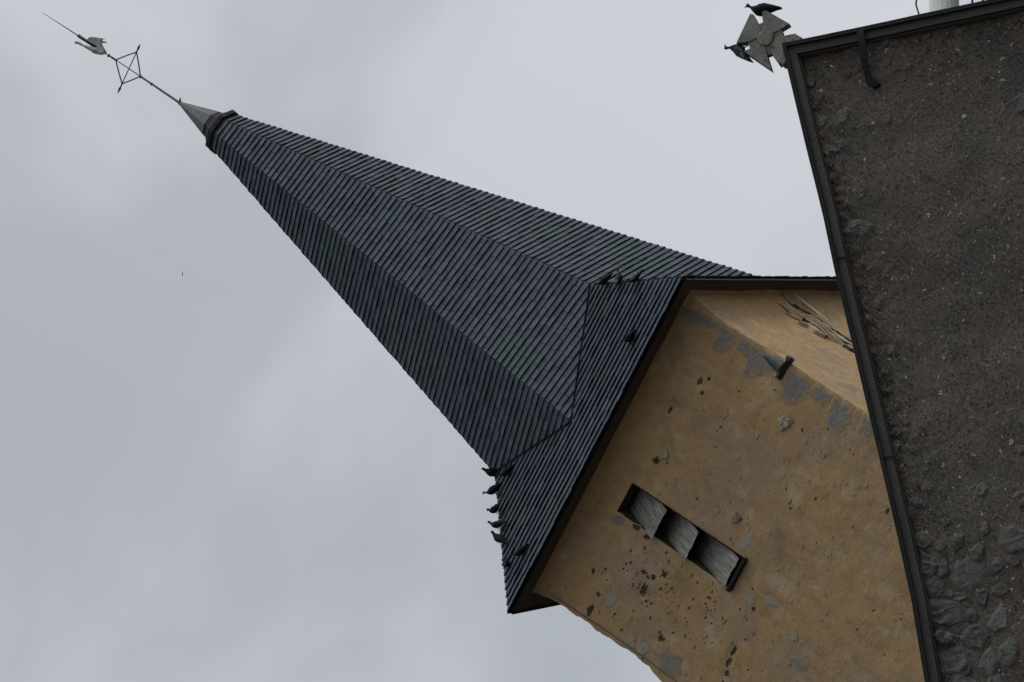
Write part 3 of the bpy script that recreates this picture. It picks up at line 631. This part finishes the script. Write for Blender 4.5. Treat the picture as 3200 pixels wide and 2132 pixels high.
for k, (px, pz) in enumerate(((1.25, 11.935), (1.33, 11.86))):
    b = MB(); p = Vector((px, .5, pz)); b.tube([p, p + dr * .9], .011, 8); b.tube([p + dr * .88, p + dr * .94], .02, 8)
    o = b.build('roof_rail', 'darkmetal'); o.location = (4.06412824, 28.0, 0); o.rotation_euler = (0, 0, R(2))
    tag(o, ('dark metal rail post on the roof next to the flue pipe', 'outer dark rail post on the roof, farther from the flue pipe')[k], 'rail post', 'rail posts on the house roof')

# ================================================================== PIGEONS
def pigeon_parts():
    b = MB(); st = [(-.185, .052, .026, .004), (-.15, .060, .034, .009), (-.10, .075, .036, .020), (-.05, .092, .054, .045), (.0, .100, .064, .058), (.05, .108, .063, .060), (.085, .125, .05, .050),
                    (.105, .150, .034, .034), (.115, .175, .026, .027), (.123, .198, .025, .026), (.138, .208, .022, .021), (.150, .206, .012, .012), (.162, .201, .006, .006), (.180, .192, .002, .002)]
    n = 12; vs = []
    for x, z, ry, rz in st:
        for k in range(n): a = 2 * pi * k / n; vs.append((x, ry * cos(a), z + rz * sin(a)))
    fs = [(i * n + k, i * n + (k + 1) % n, (i + 1) * n + (k + 1) % n, (i + 1) * n + k) for i in range(len(st) - 1) for k in range(n)] + [tuple(range(n)), tuple((len(st) - 1) * n + k for k in range(n))[::-1]]
    b.add(vs, fs)
    for s_ in (-1, 1): b.tube([(.01, s_ * .022, .06), (.018, s_ * .022, .02), (.01, s_ * .022, .0)], [.012, .005, .004], 6); b.tube([(-.015, s_ * .022, .003), (.035, s_ * .024, .003)], [.004, .003], 5)
    w = MB()
    for s_ in (-1, 1):
        vs = []; ss = [(.07, .115, .012, .02), (.03, .112, .02, .042), (-.03, .105, .018, .045), (-.09, .088, .012, .030), (-.15, .068, .006, .014), (-.175, .060, .002, .004)]
        for i, (x, z, ry, rz) in enumerate(ss):
            yc_ = s_ * (.052, .058, .050, .034, .020, .012)[i]
            for k in range(8): a = 2 * pi * k / 8; vs.append((x, yc_ + ry * cos(a), z + rz * sin(a)))
        w.add(vs, [(i * 8 + k, i * 8 + (k + 1) % 8, (i + 1) * 8 + (k + 1) % 8, (i + 1) * 8 + k) for i in range(len(ss) - 1) for k in range(8)] + [tuple(range(8))])
    return b, w
pb, pw = pigeon_parts()
def pigeon(loc, yaw, pitch=0, sc=1, label='', group=None, wingmat='feather', first=[None]):
    e = empty('pigeon', loc); e.rotation_euler = (0, -pitch, yaw); e.scale = (sc,) * 3
    if first[0] is None:
        o1_ = pb.build('body', 'feather', e, smooth=True); o2_ = pw.build('wings', 'feather', e, smooth=True); pw2 = o2_.data.copy(); pw2.materials[0] = M['feather_w']; first[0] = (o1_, o2_, pw2)
    else:
        for s_ in first[0][:2]:
            c = s_.copy(); COL.objects.link(c); c.parent = e
            if s_ is first[0][1] and wingmat != 'feather': c.data = first[0][2]
    return tag(e, label, 'pigeon', group)
def gl(x, y, z): return Matrix.Rotation(R(2), 4, 'Z') @ Vector((x, y, z)) + Vector((4.06412824, 28.0, 0))
def tl(x, y, z): return Matrix.Rotation(-R(16.2272), 4, 'Z') @ Vector((x, y, z)) + Vector((.1877, 47.8229, 0))
gc, gs = 'pigeons on the stone cross', 'pigeons on the tower roof'
pigeon(gl(.165, -.03, 13.675), pi + R(8), R(38), 1.02, 'black pigeon perched on the upper right arm of the stone cross', gc)
pigeon(gl(-.180, -.04, 13.665), R(-12), R(66), .98, 'dark pigeon with pale flecked shoulder hunched on the left arm of the stone cross', gc, 'feather_w')
def hip(t): return Vector((-3.2 + 1.28 * t, -3.2 + 1.82 * t, EZ + HZ * t))
for t, yaw, pit, lab in ((.93, -R(100), R(20), 'rounded dark pigeon topmost on the left hip, facing the street'), (.80, R(185), R(5), 'dark pigeon stretching its pointed beak outwards, second from the top of the left hip'),
                         (.66, R(150), R(10), 'small dark pigeon midway down the left hip of the roof'), (.54, R(165), R(30), 'dark blue pigeon below the middle of the left hip, raised head'), (.44, R(140), R(62), 'upright dark pigeon lowest on the left hip')):
    p = hip(t) + Vector((.09, -.04, .05)); pigeon(tl(*p), yaw - R(16), pit, 1.06, lab, gs)
def slope(x, y): return Vector((x, y, EZ + 1.1968 * (3.2 + y) + .05))
for x, y, yaw, pit, lab in ((1.82, -2.93, R(170), 0, 'dark pigeon alone on the slates near the right end of the eave'), (-1.66, -1.80, R(200), 0, 'dark pigeon on the slates just under the foot of the spire'),
                            (-2.28, -2.97, R(190), 0, 'dark pigeon on the slates near the left end of the eave'), (-2.66, -2.80, R(100), R(10), 'dark pigeon crouched on the slates in the lower left roof corner')):
    pigeon(tl(*slope(x, y)), yaw - R(16), pit, .98, lab, gs)
def hipr(t): return Vector((3.2 - 1.40 * t, -3.2 + 1.82 * t, EZ + HZ * t))
for t, yaw, pit, lab in ((.78, R(200), 0, 'dark pigeon highest on the right hip against the spire'), (.62, R(30), R(5), 'grey winged pigeon in the middle of the row on the right hip'), (.44, R(190), 0, 'pale winged pigeon lowest on the right hip above the eave corner')):
    pigeon(tl(*(hipr(t) + Vector((0, -.02, .03)))), yaw - R(16), pit, .98, lab, gs, 'feather' if t > .7 else 'feather_w')
# distant bird in flight
fb = MB(); fb.tube([(-.16, 0, 0), (-.05, 0, .01), (.08, 0, .01), (.16, 0, .0), (.2, 0, -.01)], [.01, .05, .05, .03, .004], 8)
for s_ in (-1, 1): fb.add([(.06, s_ * .03, .02), (-.05, s_ * .03, .02), (-.10, s_ * .38, .05), (-.02, s_ * .42, .05), (.06, s_ * .03, .035), (-.05, s_ * .03, .03), (-.10, s_ * .38, .058), (-.02, s_ * .42, .058)], [(0, 1, 2, 3), (4, 7, 6, 5), (0, 3, 7, 4), (1, 5, 6, 2)])
fo = fb.build('flying_bird', 'feather')
tag(fo, 'tiny dark bird flying far off in the open sky', 'bird')
fo.matrix_world = Matrix([[-0.3327, 0.8322, -0.4436, -19.3832], [-0.9339, -0.2253, 0.2777, 391.8649], [0.1311, 0.5066, 0.8521, 227.8709], [0, 0, 0, 1]])
